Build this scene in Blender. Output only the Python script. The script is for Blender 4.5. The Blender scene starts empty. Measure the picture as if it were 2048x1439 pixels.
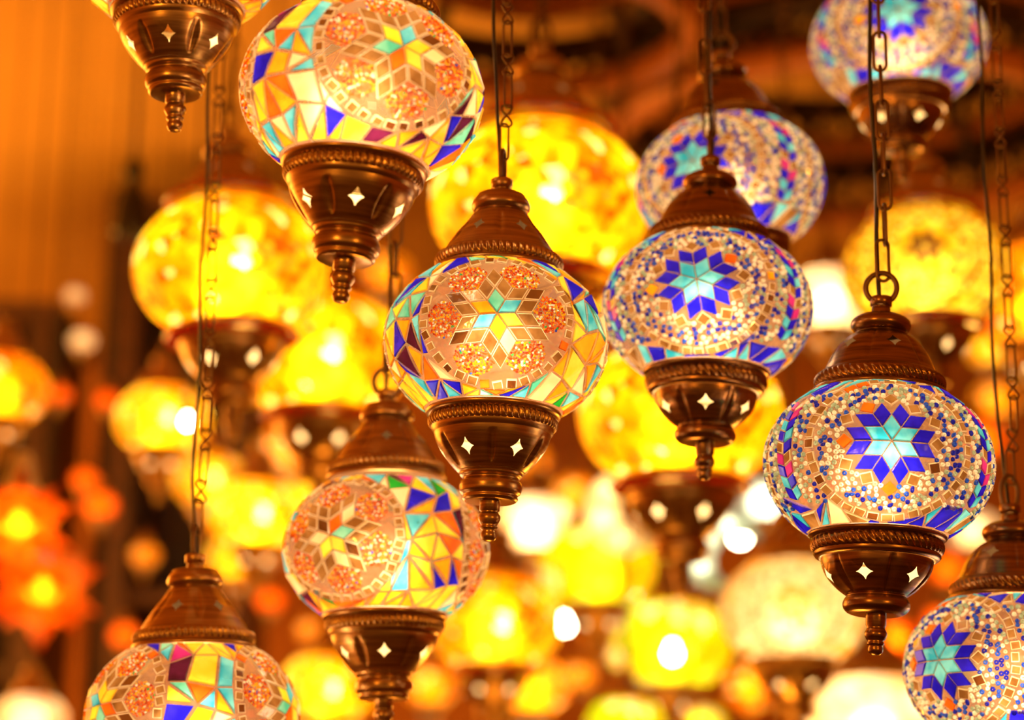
import bpy, math, random
import numpy as np
from mathutils import Vector, Matrix
PI = math.pi
C = bpy.context.scene.collection
W, H, F = 2048.0, 1439.0, 4400.0
PITCH, ROLL = math.radians(14.3), 0.010
CAM = Vector((0, 0, 1.6))
CEIL = 3.42
scene = bpy.context.scene

# ------------------------------------------------------------------ camera
right = Vector((1, 0, 0)); fwd = Vector((0, math.cos(PITCH), math.sin(PITCH))); up = Vector((0, -math.sin(PITCH), math.cos(PITCH)))
R = Matrix.Rotation(-ROLL, 3, fwd)
right, up = R @ right, R @ up
def at(px, py, depth):
    """world point seen at a pixel, depth metres along the view axis"""
    return CAM + (fwd + right * ((px - W / 2) / F) + up * ((H / 2 - py) / F)) * depth
cd = bpy.data.cameras.new('camera'); cam = bpy.data.objects.new('camera', cd); C.objects.link(cam)
M = Matrix((right, up, -fwd)).transposed().to_4x4(); M.translation = CAM
cam.matrix_world = M
cd.sensor_width = 36; cd.lens = F / W * 36
cd.dof.use_dof = True; cd.dof.focus_distance = 1.60; cd.dof.aperture_fstop = 2.8; cd.dof.aperture_blades = 9
cd.clip_start = 0.01
scene.camera = cam

# ------------------------------------------------------------------ materials
MATS = {}
def newmat(name):
    m = bpy.data.materials.new(name); m.use_nodes = True
    m.node_tree.nodes.clear(); MATS[name] = m
    return m, m.node_tree
def N(nt, t, **kw):
    n = nt.nodes.new(t)
    for k, v in kw.items():
        if hasattr(n, k): setattr(n, k, v)
    return n
def rgb(c): return (c[0], c[1], c[2], 1)
def noise_col(nt, c1, c2, scale, detail=2, coord='Object', stretch=None, lo=0.35, hi=0.65):
    tc = N(nt, 'ShaderNodeTexCoord'); nz = N(nt, 'ShaderNodeTexNoise')
    nz.inputs['Scale'].default_value = scale; nz.inputs['Detail'].default_value = detail
    src = tc.outputs[coord]
    if stretch:
        mp = N(nt, 'ShaderNodeMapping'); mp.inputs['Scale'].default_value = stretch
        nt.links.new(src, mp.inputs[0]); src = mp.outputs[0]
    nt.links.new(src, nz.inputs['Vector'])
    cr = N(nt, 'ShaderNodeValToRGB'); cr.color_ramp.elements[0].position = lo; cr.color_ramp.elements[1].position = hi
    cr.color_ramp.elements[0].color = rgb(c1); cr.color_ramp.elements[1].color = rgb(c2)
    nt.links.new(nz.outputs[0], cr.inputs[0])
    return cr.outputs[0], nz
def glass_mat(name, c1, c2=None, clear=0.0, gloss=0.055, rough=0.12, fwd_mix=0.25, scale=60, bump=0.25, tclear=None):
    """lit art glass: thin translucent sheet, part diffuse, part forward scattering, optional clear share"""
    m, nt = newmat(name); L = nt.links
    col, nz = noise_col(nt, c1, c2 or tuple(min(1, v * 1.3 + .04) for v in c1), scale, 3)
    bp = N(nt, 'ShaderNodeBump'); bp.inputs['Strength'].default_value = bump; bp.inputs['Distance'].default_value = .002
    L.new(nz.outputs[0], bp.inputs['Height'])
    tl = N(nt, 'ShaderNodeBsdfTranslucent'); L.new(col, tl.inputs['Color'])
    rf = N(nt, 'ShaderNodeBsdfRefraction'); L.new(col, rf.inputs['Color']); rf.inputs['Roughness'].default_value = .7; rf.inputs['IOR'].default_value = 1.15
    mx = N(nt, 'ShaderNodeMixShader'); mx.inputs[0].default_value = fwd_mix
    L.new(tl.outputs[0], mx.inputs[1]); L.new(rf.outputs[0], mx.inputs[2])
    gl = N(nt, 'ShaderNodeBsdfGlossy'); gl.inputs['Roughness'].default_value = rough
    L.new(bp.outputs[0], gl.inputs['Normal'])
    m2 = N(nt, 'ShaderNodeMixShader'); m2.inputs[0].default_value = gloss
    L.new(mx.outputs[0], m2.inputs[1]); L.new(gl.outputs[0], m2.inputs[2])
    last = m2
    if clear > 0:
        tr = N(nt, 'ShaderNodeBsdfTransparent'); tr.inputs[0].default_value = rgb(tclear or tuple(v ** .5 for v in c1))
        m3 = N(nt, 'ShaderNodeMixShader'); m3.inputs[0].default_value = clear
        L.new(m2.outputs[0], m3.inputs[1]); L.new(tr.outputs[0], m3.inputs[2]); last = m3
    out = N(nt, 'ShaderNodeOutputMaterial'); L.new(last.outputs[0], out.inputs[0])
    return m
glass_mat('yellow_glass', (1, .62, .02), (1, .78, .08))
glass_mat('amber_glass', (.95, .36, .01), (1, .5, .02))
glass_mat('orange_glass', (.75, .11, .01), (.9, .2, .01))
glass_mat('lemon_glass', (.75, .8, .03), (.95, .95, .1))
glass_mat('cyan_glass', (.015, .46, .80), (.2, .80, 1))
glass_mat('aqua_glass', (.08, .6, .48), (.3, .85, .7))
glass_mat('blue_glass', (.008, .006, .62), (.02, .015, 1.0))
glass_mat('purple_glass', (.05, .004, .02), (.1, .01, .05))
glass_mat('green_glass', (.005, .3, .03), (.02, .5, .05))
glass_mat('magenta_glass', (.5, .02, .25), (.65, .05, .35))
glass_mat('cream_glass', (1, .72, .35), (1, .85, .55))
glass_mat('dark_glass', (.10, .03, .008), (.16, .05, .01), gloss=.3)
glass_mat('clear_edge', (1, .80, .42), (1, .93, .68), gloss=.2)  # bright bevel highlight of the tiles put into the edge colour
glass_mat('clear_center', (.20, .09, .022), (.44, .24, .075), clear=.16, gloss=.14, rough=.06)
glass_mat('bead_orange', (.62, .07, .003), (.8, .12, .004), scale=300)
glass_mat('bead_red', (.36, .012, .002), (.5, .025, .003), scale=300)
glass_mat('bead_amber', (.85, .33, .004), (.9, .5, .01), scale=300)
glass_mat('bead_white', (.9, .82, .58), (1, .98, .85), scale=300)
glass_mat('bead_pale', (.30, .42, .30), (.5, .62, .45), scale=300)
glass_mat('bead_blue', (.008, .04, .55), (.03, .14, .8), scale=300)
glass_mat('bead_navy', (.006, .01, .35), (.01, .02, .6), scale=300)
glass_mat('bead_green', (.01, .35, .05), (.02, .5, .1), scale=300)
glass_mat('grout_glass', (.32, .145, .065), (.42, .20, .095), clear=.5, gloss=.03, rough=.4, fwd_mix=.1, tclear=(1, .9, .8))
glass_mat('frosted_cream', (.8, .60, .27), (.9, .72, .38), clear=.01, fwd_mix=.15)
glass_mat('frosted_yellow', (.9, .52, .02), (1, .7, .06), clear=.03, fwd_mix=.2)
glass_mat('frosted_blue', (.62, .85, .8), (.75, .95, .9), clear=.1, fwd_mix=.55)
glass_mat('star_orange', (.9, .085, .001), (1, .16, .002), clear=.04, fwd_mix=.45)
glass_mat('red_collar', (.9, .06, .005), (1, .13, .01), clear=.1, gloss=.25)
def crackle_mat(name, cols, scale=55, clear=.05, strength=1.0):
    m, nt = newmat(name); L = nt.links
    tc = N(nt, 'ShaderNodeTexCoord')
    vo = N(nt, 'ShaderNodeTexVoronoi'); vo.inputs['Scale'].default_value = scale
    L.new(tc.outputs['Object'], vo.inputs['Vector'])
    sp = N(nt, 'ShaderNodeSeparateColor'); L.new(vo.outputs['Color'], sp.inputs[0])
    cr = N(nt, 'ShaderNodeValToRGB'); cr.color_ramp.interpolation = 'CONSTANT'
    e = cr.color_ramp.elements
    while len(e) < len(cols): e.new(.5)
    for i, (p, c) in enumerate(cols): e[i].position = p; e[i].color = rgb(c)
    L.new(sp.outputs[0], cr.inputs[0])
    nz = N(nt, 'ShaderNodeTexNoise'); nz.inputs['Scale'].default_value = 18; L.new(tc.outputs['Object'], nz.inputs['Vector'])
    mc = N(nt, 'ShaderNodeMix'); mc.data_type = 'RGBA'; mc.blend_type = 'MULTIPLY'; mc.inputs[0].default_value = .6
    c2 = N(nt, 'ShaderNodeValToRGB'); c2.color_ramp.elements[0].position = .38; c2.color_ramp.elements[1].position = .62
    c2.color_ramp.elements[0].color = (.6, .2, .03, 1); c2.color_ramp.elements[1].color = (1, 1, 1, 1)
    L.new(nz.outputs[0], c2.inputs[0]); L.new(cr.outputs[0], mc.inputs[6]); L.new(c2.outputs[0], mc.inputs[7])
    bp = N(nt, 'ShaderNodeBump'); bp.inputs['Strength'].default_value = .9; bp.inputs['Distance'].default_value = .004
    L.new(vo.outputs['Distance'], bp.inputs['Height'])
    tl = N(nt, 'ShaderNodeBsdfTranslucent'); L.new(mc.outputs[2], tl.inputs[0])
    rf = N(nt, 'ShaderNodeBsdfRefraction'); rf.inputs['Roughness'].default_value = .6; rf.inputs['IOR'].default_value = 1.2
    L.new(mc.outputs[2], rf.inputs[0]); L.new(bp.outputs[0], rf.inputs['Normal'])
    mx = N(nt, 'ShaderNodeMixShader'); mx.inputs[0].default_value = .28
    L.new(tl.outputs[0], mx.inputs[1]); L.new(rf.outputs[0], mx.inputs[2])
    gl = N(nt, 'ShaderNodeBsdfGlossy'); gl.inputs['Roughness'].default_value = .15; L.new(bp.outputs[0], gl.inputs['Normal'])
    m2 = N(nt, 'ShaderNodeMixShader'); m2.inputs[0].default_value = .08
    L.new(mx.outputs[0], m2.inputs[1]); L.new(gl.outputs[0], m2.inputs[2])
    tr = N(nt, 'ShaderNodeBsdfTransparent'); L.new(mc.outputs[2], tr.inputs[0])
    m3 = N(nt, 'ShaderNodeMixShader'); m3.inputs[0].default_value = clear
    L.new(m2.outputs[0], m3.inputs[1]); L.new(tr.outputs[0], m3.inputs[2])
    out = N(nt, 'ShaderNodeOutputMaterial'); L.new(m3.outputs[0], out.inputs[0])
    return m
crackle_mat('crackle_yellow', [(0, (.6, .27, .001)), (.3, (.7, .40, .002)), (.5, (.6, .19, .001)), (.68, (.8, .55, .004)), (.84, (.5, .08, .001)), (.93, (1, .95, .3))], 105)
crackle_mat('crackle_amber', [(0, (.6, .17, .001)), (.35, (.7, .27, .001)), (.6, (.6, .11, .001)), (.8, (.8, .40, .003)), (.9, (.5, .05, .001)), (.96, (1, .9, .3))], 90)
crackle_mat('crackle_lime', [(0, (.45, .5, .002)), (.4, (.6, .52, .002)), (.6, (.25, .42, .002)), (.8, (.8, .5, .004)), (.93, (1, .95, .4))], 45)
crackle_mat('crackle_cream', [(0, (1, .8, .4)), (.4, (1, .88, .55)), (.7, (.95, .66, .28)), (.9, (1, .97, .8))], 45)
def metal_mat(name, c1, c2, rough=.34, brushed=True, metallic=.9, lining=(.85, .62, .34)):
    m, nt = newmat(name); L = nt.links
    col, nz = noise_col(nt, c1, c2, 7, 4, stretch=(3, 3, 60) if brushed else None, lo=.3, hi=.7)
    b = N(nt, 'ShaderNodeBsdfPrincipled'); L.new(col, b.inputs['Base Color'])
    b.inputs['Metallic'].default_value = metallic; b.inputs['Roughness'].default_value = rough
    bp = N(nt, 'ShaderNodeBump'); bp.inputs['Strength'].default_value = .12; bp.inputs['Distance'].default_value = .001
    L.new(nz.outputs[0], bp.inputs['Height']); L.new(bp.outputs[0], b.inputs['Normal'])
    # added matt inside: bright brass makes cup stars glow, caps darkened as painted shade
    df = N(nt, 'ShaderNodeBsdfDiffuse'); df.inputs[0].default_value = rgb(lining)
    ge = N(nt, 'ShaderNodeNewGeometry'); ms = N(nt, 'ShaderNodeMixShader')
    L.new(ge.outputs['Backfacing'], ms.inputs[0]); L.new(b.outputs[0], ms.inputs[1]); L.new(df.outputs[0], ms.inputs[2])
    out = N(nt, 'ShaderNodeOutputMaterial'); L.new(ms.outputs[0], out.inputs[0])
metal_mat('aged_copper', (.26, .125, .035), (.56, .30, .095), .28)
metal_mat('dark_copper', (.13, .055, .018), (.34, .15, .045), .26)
metal_mat('aged_copper_cap', (.26, .125, .035), (.56, .30, .095), .28, lining=(.13, .07, .03))  # inside darkened by colour as if a bulb socket blocked the light
metal_mat('dark_copper_cap', (.13, .055, .018), (.34, .15, .045), .26, lining=(.13, .07, .03))  # same painted shade inside the darker cap
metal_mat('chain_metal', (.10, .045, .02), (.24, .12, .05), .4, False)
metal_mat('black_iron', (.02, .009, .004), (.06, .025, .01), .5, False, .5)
def plain(name, c1, c2, scale=3, rough=.8, stretch=None):
    m, nt = newmat(name); L = nt.links
    col, nz = noise_col(nt, c1, c2, scale, 4, stretch=stretch)
    b = N(nt, 'ShaderNodeBsdfPrincipled'); L.new(col, b.inputs['Base Color']); b.inputs['Roughness'].default_value = rough
    out = N(nt, 'ShaderNodeOutputMaterial'); L.new(b.outputs[0], out.inputs[0])
plain('cable_rubber', (.012, .008, .006), (.03, .018, .01), 30, .35)
plain('ochre_plaster', (.66, .30, .04), (.76, .38, .07), .5)
plain('red_plaster', (.36, .095, .012), (.62, .20, .025), 2.2)
plain('peach_plaster', (.78, .38, .16), (.85, .46, .22), 1.5)
plain('dark_wood', (.045, .014, .006), (.11, .035, .012), 4, .5, (1, 1, 6))
plain('orange_lit_iron', (.45, .12, .02), (.6, .18, .03), 4, .4, (1, 1, 6))  # orange lamplight on the hoop undersides put into the colour
m, nt = newmat('bulb_glow'); e = N(nt, 'ShaderNodeEmission'); e.inputs[0].default_value = (1, .82, .5, 1); e.inputs[1].default_value = 60
o_ = N(nt, 'ShaderNodeOutputMaterial'); nt.links.new(e.outputs[0], o_.inputs[0])

# ------------------------------------------------------------------ mesh helpers
def mesh_from(name, verts, faces, mats, fmat=None, smooth=True):
    me = bpy.data.meshes.new(name)
    me.from_pydata([tuple(v) for v in verts], [], faces)
    for k in mats: me.materials.append(MATS[k])
    if fmat is not None: me.polygons.foreach_set('material_index', np.array(fmat, dtype=np.int32))
    if smooth: me.polygons.foreach_set('use_smooth', np.ones(len(me.polygons), dtype=bool))
    me.update()
    return me
def obj(name, me, parent=None, loc=None):
    o = bpy.data.objects.new(name, me); C.objects.link(o)
    if parent: o.parent = parent
    if loc is not None: o.location = loc
    return o
def join(parts):
    V, Fs = [], []
    for v, f in parts:
        n = len(V); V += [tuple(x) for x in v]; Fs += [tuple(i + n for i in q) for q in f]
    return V, Fs
def lathe(prof, n=64, cap0=False, cap1=False):
    V, Fs = [], []
    for r, z in prof:
        for i in range(n):
            a = 2 * PI * i / n; V.append((r * math.cos(a), r * math.sin(a), z))
    for j in range(len(prof) - 1):
        for i in range(n):
            k = (i + 1) % n; Fs.append((j * n + i, j * n + k, (j + 1) * n + k, (j + 1) * n + i))
    if cap0: Fs.append(tuple(range(n))[::-1])
    if cap1: Fs.append(tuple(range((len(prof) - 1) * n, len(prof) * n)))
    return V, Fs
def tube(pts, r, n=8, closed=False):
    pts = [Vector(p) for p in pts]; V, Fs = [], []; m = len(pts)
    t0 = (pts[1] - pts[0]).normalized()
    ref = Vector((0, 0, 1)) if abs(t0.z) < .9 else Vector((1, 0, 0))
    nrm = (ref - t0 * ref.dot(t0)).normalized()
    for i in range(m):
        if closed: t = (pts[(i + 1) % m] - pts[i - 1]).normalized()
        else: t = (pts[min(i + 1, m - 1)] - pts[max(i - 1, 0)]).normalized()
        nrm = (nrm - t * nrm.dot(t)).normalized(); b = t.cross(nrm)
        for k in range(n):
            a = 2 * PI * k / n; V.append(pts[i] + (nrm * math.cos(a) + b * math.sin(a)) * r)
    for i in range(m if closed else m - 1):
        j = (i + 1) % m
        for k in range(n):
            l = (k + 1) % n; Fs.append((i * n + k, i * n + l, j * n + l, j * n + k))
    if not closed: Fs += [tuple(range(n))[::-1], tuple(range((m - 1) * n, m * n))]
    return V, Fs
def catmull(prof, sub=4):
    out = []
    P = [prof[0]] + list(prof) + [prof[-1]]
    for i in range(1, len(P) - 2):
        for s in range(sub):
            t = s / sub
            out.append(tuple(.5 * ((2 * P[i][k]) + (-P[i-1][k] + P[i+1][k]) * t + (2*P[i-1][k] - 5*P[i][k] + 4*P[i+1][k] - P[i+2][k]) * t*t + (-P[i-1][k] + 3*P[i][k] - 3*P[i+1][k] + P[i+2][k]) * t**3) for k in (0, 1)))
    out.append(tuple(prof[-1]))
    return out

# ------------------------------------------------------------------ lamp metalwork, in 'design pixels' (globe radius 223), scaled by U
U = .085 / 223
A_, B_ = 223.0, 175.0
ZR = 142.0
def rope(rc, zc, hr, hz, n=60, slant=.25, amp=6, seg=8):
    """twisted rope moulding"""
    V, Fs = [], []; NT = n * seg; rows = 11
    for j in range(rows):
        ph = -PI / 2 + PI * j / (rows - 1)
        for i in range(NT):
            a = 2 * PI * i / NT
            rr = hr * math.cos(ph); zz = hz * math.sin(ph)
            w = abs(math.sin(n * a / 2 + slant * ph * 2))
            rad = rc + rr + amp * (w - .6) * math.cos(ph)
            V.append((rad * math.cos(a), rad * math.sin(a), zc + zz))
    for j in range(rows - 1):
        for i in range(NT):
            k = (i + 1) % NT; Fs.append((j*NT + i, j*NT + k, (j+1)*NT + k, (j+1)*NT + i))
    return V, Fs
def pierced_body(prof, t_star, wy, wx, t_lo, t_hi, flute_depth, flute_w, phase, nsec=6, NT=144, wide=False):
    """lathed wall with pressed flutes between pierced four pointed stars. prof: list (r,z)"""
    P = np.array(prof); rows = len(prof)
    def surf(th, t):
        t = max(0, min(rows - 1.0001, t)); j = int(t); f = t - j
        r = P[j, 0] * (1 - f) + P[j+1, 0] * f; z = P[j, 1] * (1 - f) + P[j+1, 1] * f
        if t_lo < t < t_hi:
            s = math.sin(PI * (t - t_lo) / (t_hi - t_lo))
            d = ((th - phase) / (2 * PI / nsec)) % 1.0; d = min(d, 1 - d) * (2 * PI / nsec) * r
            wv = flute_w * (s ** .6) + .01
            if d < wv * 2: r -= flute_depth * s ** .5 * math.exp(-(d / wv) ** 2 * 1.6)
        return (r * math.cos(th), r * math.sin(th), z)
    V, Fs = [], []
    for j in range(rows):
        for i in range(NT): V.append(surf(2 * PI * i / NT + phase, j))
    per = NT // nsec; skip = set(); patches = []
    rs = np.interp(t_star, range(rows), P[:, 0])
    hw = int(math.ceil(wx * 1.25 / (rs * 2 * PI / NT)))
    slope = math.hypot(*(P[min(rows-1, int(t_star)+1)] - P[int(t_star)]))
    hh = int(math.ceil(wy * 1.2 / slope))
    j0, j1 = int(round(t_star)) - hh, int(round(t_star)) + hh
    for s in range(nsec):
        ic = s * per + per // 2
        for j in range(j0, j1):
            for i in range(ic - hw, ic + hw): skip.add((j, i % NT))
        patches.append(ic)
    for j in range(rows - 1):
        for i in range(NT):
            if (j, i) in skip: continue
            k = (i + 1) % NT; Fs.append((j*NT + i, j*NT + k, (j+1)*NT + k, (j+1)*NT + i))
    for ic in patches:
        loop = [(i, j0) for i in range(ic - hw, ic + hw)] + [(ic + hw, j) for j in range(j0, j1)] + \
               [(i, j1) for i in range(ic + hw, ic - hw, -1)] + [(ic - hw, j) for j in range(j1, j0, -1)]
        ins = []
        for (i, j) in loop:
            dx = (i - ic) / hw; dy = (j - (j0 + j1) / 2) / hh
            a = math.atan2(dy, dx); c, sn = abs(math.cos(a)), abs(math.sin(a))
            p = .72; rr = (c ** p + sn ** p) ** (-1 / p)
            ins.append(surf((ic + rr * math.cos(a) * wx / (rs * 2 * PI / NT)) * 2 * PI / NT + phase, (j0 + j1) / 2 + rr * math.sin(a) * wy / slope))
        b = len(V); V += ins; n = len(loop)
        for q in range(n):
            r_ = (q + 1) % n; i0, jj0 = loop[q]; i1, jj1 = loop[r_]
            Fs.append((jj0*NT + i0 % NT, jj1*NT + i1 % NT, b + r_, b + q))
    return V, Fs
def resample(prof, n):
    P = np.array(prof); d = np.r_[0, np.cumsum(np.hypot(*np.diff(P, axis=0).T))]
    s = np.linspace(0, d[-1], n)
    return [(np.interp(x, d, P[:, 0]), np.interp(x, d, P[:, 1])) for x in s]
def sc(vf): return [(v[0]*U, v[1]*U, v[2]*U) for v in vf[0]], vf[1]
def metal_obj(name, parts, mat, flip=False):
    v, f = join([sc(p) for p in parts])
    if flip: f = [q[::-1] for q in f]
    return mesh_from(name, v, f, [mat])
def cap_meshes(kind, mat):
    z = ZR
    if kind == 'bell':
        rim = [(120, z-2), (129, z-1), (132, z+2), (131, z+6), (127, z+10), (121, z+12)]
        step = [(121, z+34), (119, z+37), (115, z+39)]
        body = resample(catmull([(115, z+39), (104, z+57), (88, z+82), (71, z+103), (61, z+118), (55, z+127)]), 31)
        top = catmull([(55, z+127), (51, z+130), (56, z+134), (60, z+142), (57, z+153), (50, z+163), (46, z+168), (30, z+170), (19, z+170)], 4)
        st = dict(t_star=15, wy=17, wx=14, t_lo=4, t_hi=27, flute_depth=8, flute_w=7)
    else:
        rim = [(120, z-2), (131, z-1), (134, z+2), (133, z+6), (128, z+9), (122, z+11)]
        step = [(121, z+36), (117, z+41), (111, z+44)]
        body = resample(catmull([(111, z+44), (104, z+60), (95, z+80), (82, z+100), (66, z+115), (53, z+123)]), 31)
        top = catmull([(53, z+123), (49, z+126), (55, z+131), (60, z+141), (57, z+152), (46, z+160), (36, z+164), (20, z+166)], 4)
        st = dict(t_star=16, wy=16, wx=16, t_lo=1, t_hi=30, flute_depth=6, flute_w=6)
    body_m = metal_obj('cap_body', [lathe(rim + step, 96), pierced_body(body, phase=0, **st)], mat)
    return (body_m, metal_obj('rope_band', [rope(120, z+23, 8, 13) if kind == 'bell' else rope(120, z+23, 8, 14, 54, .9, 6.5)], mat), metal_obj('cap_collar', [lathe(top, 64)], mat),
            metal_obj('top_nut', [lathe([(19, z+164), (19, z+178), (17, z+180), (19, z+183), (22, z+184), (22, z+200), (20, z+202), (6, z+202)], 40)], mat))
def cup_meshes(kind, mat):
    z = -ZR
    if kind == 'bell':
        rim = [(118, z+2), (128, z+3), (133, z+1), (135, z-3), (133, z-8), (126, z-11), (122, z-12)]
        step = [(122, z-33), (121, z-38), (118, z-43), (116, z-46)]
        body = resample(catmull([(116, z-46), (111, z-62), (101, z-80), (88, z-98), (76, z-112), (67, z-121)]), 31)
        low = catmull([(67, z-121), (63, z-124), (61, z-129), (56, z-133), (55, z-137), (60, z-142), (62, z-151), (60, z-162), (54, z-168), (55, z-174), (51, z-179)], 4) + [(49, z-180), (19, z-179)]
        fin = [(20, z-175), (20, z-197), (17, z-199), (18, z-202), (22, z-208), (22, z-215), (17, z-224), (15, z-227), (18, z-230), (17, z-233), (13, z-236), (16, z-242), (16, z-248), (13, z-255), (6, z-258), (0.5, z-258)]
        st = dict(t_star=15, wy=19, wx=14.5, t_lo=3, t_hi=27, flute_depth=11, flute_w=8)
    else:
        rim = [(118, z+2), (130, z+3), (134, z+1), (135, z-3), (131, z-7), (124, z-9)]
        step = [(122, z-34), (124, z-40), (120, z-45), (113, z-47)]
        body = resample(catmull([(110, z-46), (107, z-62), (99, z-80), (86, z-96), (73, z-108), (62, z-116)]), 31)
        low = catmull([(62, z-116), (58, z-119), (61, z-123), (65, z-132), (64, z-142), (57, z-150), (50, z-153)], 4) + [(47, z-154), (19, z-153)]
        fin = [(20, z-149), (20, z-174), (18, z-177), (18, z-181), (22, z-188), (22, z-194), (18, z-202), (14, z-205), (17, z-208), (16, z-212), (13, z-214), (15, z-219), (14, z-226), (8, z-231), (0.5, z-232)]
        st = dict(t_star=14, wy=18, wx=17, t_lo=1, t_hi=30, flute_depth=8, flute_w=7)
    return (metal_obj('cup_body', [lathe(rim + step, 96), pierced_body(body, phase=0, **st)], mat, True),
            metal_obj('rope_band', [rope(119, z-22, 8, 13) if kind == 'bell' else rope(119, z-21, 9, 15, 50, .9, 6.5)], mat), metal_obj('cup_foot', [lathe(low, 64)], mat, True),
            metal_obj('finial', [lathe(fin, 32)], mat, True))
METAL = {}
def metal(kind, mat):
    if (kind, mat) not in METAL: METAL[(kind, mat)] = (cap_meshes(kind, mat + '_cap'), cup_meshes(kind, mat))
    return METAL[(kind, mat)]

def ring_mesh(R_, r_, squash=1.0):
    v, f = tube([(math.cos(a) * R_, 0, math.sin(a) * R_ * squash) for a in [2*PI*i/32 for i in range(32)]], r_, 8, True)
    return mesh_from('hanging_ring', v, f, ['chain_metal'])
RING = ring_mesh(.0118, .0022)
RING_L = ring_mesh(.0075, .0019, 1.9)
def link_mesh(L, w, r):
    pts = []
    for i in range(12): a = PI * i / 11; pts.append((math.cos(a) * w, 0, L - w + math.sin(a) * w))
    for i in range(12): a = PI + PI * i / 11; pts.append((math.cos(a) * w, 0, -(L - w) + math.sin(a) * w))
    v, f = tube(pts, r, 7, True); return mesh_from('chain_link', v, f, ['chain_metal'])
LINK_BIG = link_mesh(.0165, .0048, .0013)
LINK_LONG = link_mesh(.0150, .0033, .0009)
def eight_mesh(L, w, r):
    pts = [(w * math.sin(2 * t), .0009 * math.cos(t) * 1.2, L * math.cos(t)) for t in [2*PI*i/36 for i in range(36)]]
    v, f = tube(pts, r, 7, True); return mesh_from('chain_link', v, f, ['chain_metal'])
LINK_EIGHT = eight_mesh(.0095, .0042, .0009)

# ------------------------------------------------------------------ globe shell and mosaics
def globe_shell(name, mat, zr=ZR, neck=0):
    prof = []
    ph = math.asin(zr / B_)
    if neck: prof.append((A_ * math.cos(ph) * .985, -zr - 4))
    for i in range(41):
        a = -ph + 2 * ph * i / 40; prof.append((A_ * math.cos(a), B_ * math.sin(a)))
    if neck:
        prof += [(A_ * math.cos(ph) * .97, zr + neck * .3), (A_ * math.cos(ph) * .97, zr + neck)]
    v, f = sc(lathe(prof, 96)); return mesh_from(name, v, f, [mat])
KV = .87
PHM = math.radians(52.5)
def to_dir(u, v, lon0, lat0):
    dx, dy = u / A_, v / (A_ * KV); rho = math.hypot(dx, dy)
    c0 = Vector((math.cos(lat0) * math.cos(lon0), math.cos(lat0) * math.sin(lon0), math.sin(lat0)))
    if rho < 1e-9: return c0
    E = Vector((-math.sin(lon0), math.cos(lon0), 0)); Nn = c0.cross(E)
    return c0 * math.cos(rho) + (E * (dx / rho) + Nn * (dy / rho)) * math.sin(rho)
def from_dir(d, lon0, lat0):
    c0 = Vector((math.cos(lat0) * math.cos(lon0), math.cos(lat0) * math.sin(lon0), math.sin(lat0)))
    E = Vector((-math.sin(lon0), math.cos(lon0), 0)); Nn = c0.cross(E)
    c = max(-1, min(1, d.dot(c0))); rho = math.acos(c); e, n = d.dot(E), d.dot(Nn); h = math.hypot(e, n) or 1
    return rho * e / h * A_, rho * n / h * A_ * KV
def surf_pt(d):
    z = max(-math.sin(PHM), min(math.sin(PHM), d.z))
    if z != d.z:
        h = math.hypot(d.x, d.y) or 1; k = math.sqrt(1 - z*z) / h; d = Vector((d.x * k, d.y * k, z))
    p = Vector((A_ * d.x, A_ * d.y, B_ * d.z)); n = Vector((d.x / A_, d.y / A_, d.z / B_)).normalized()
    return p, n
class Mosaic:
    def __init__(s, mats): s.V, s.F, s.M, s.mats = [], [], [], mats
    def tile(s, dirs, mat, gap=1.3, h=3.2, bevel=2.2):
        cen = sum(dirs, Vector()) / len(dirs)
        if cen.length < 1e-6: return
        cen.normalize()
        if abs(cen.z) > math.sin(PHM) * .995: return
        pts = [surf_pt(d)[0] for d in dirs]; cp = sum(pts, Vector()) / len(pts); _, n = surf_pt(cen)
        n = (n + Vector((random.gauss(0, .02), random.gauss(0, .02), random.gauss(0, .02)))).normalized()
        size = min((pts[i] - cp).length for i in range(len(pts)))
        area = sum(((pts[i] - cp).cross(pts[(i+1) % len(pts)] - cp)).length for i in range(len(pts))) / 2
        if size < 5 or area < 70: return
        def inset(d):
            out = []
            m = len(pts)
            for i in range(m):
                p = pts[i]; e1 = (pts[i-1] - p).normalized(); e2 = (pts[(i+1) % m] - p).normalized()
                b = e1 + e2; sn = e1.cross(e2).length
                if b.length < 1e-3 or sn < .15: out.append(p.lerp(cp, min(.5, d / max(size, 1)))); continue
                out.append(p + b * (d / sn))
            return out
        bi = 0.45 * area / max(1, sum((pts[i] - pts[i-1]).length for i in range(len(pts))) / 2)
        g = min(gap, bi * .5); bv = min(bevel * (.72 if mat in ('clear_center', 'dark_glass') else .9), bi * .8)
        base = [q - n * 1.0 for q in inset(g)]
        hh = lambda q: q + n * (h * .75 - (q - cp).dot(n) * .0)
        mid = [q + n * (h * .7) for q in inset(g + .3)]
        top = inset(g + bv); pl = max((q - cp).dot(n) for q in top)
        top = [q + n * (h + (pl - (q - cp).dot(n)) * .7) for q in top]
        b = len(s.V); m = len(pts); s.V += base + mid + top
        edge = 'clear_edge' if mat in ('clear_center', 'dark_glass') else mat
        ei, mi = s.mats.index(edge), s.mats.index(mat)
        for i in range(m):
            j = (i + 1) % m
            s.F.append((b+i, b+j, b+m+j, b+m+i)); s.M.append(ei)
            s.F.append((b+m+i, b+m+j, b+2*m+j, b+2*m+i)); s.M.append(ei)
        s.F.append(tuple(b + 2*m + i for i in range(m))); s.M.append(mi)
    def mesh(s, name):
        return mesh_from(name, [v * U for v in s.V], s.F, s.mats, s.M, smooth=False)
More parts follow.
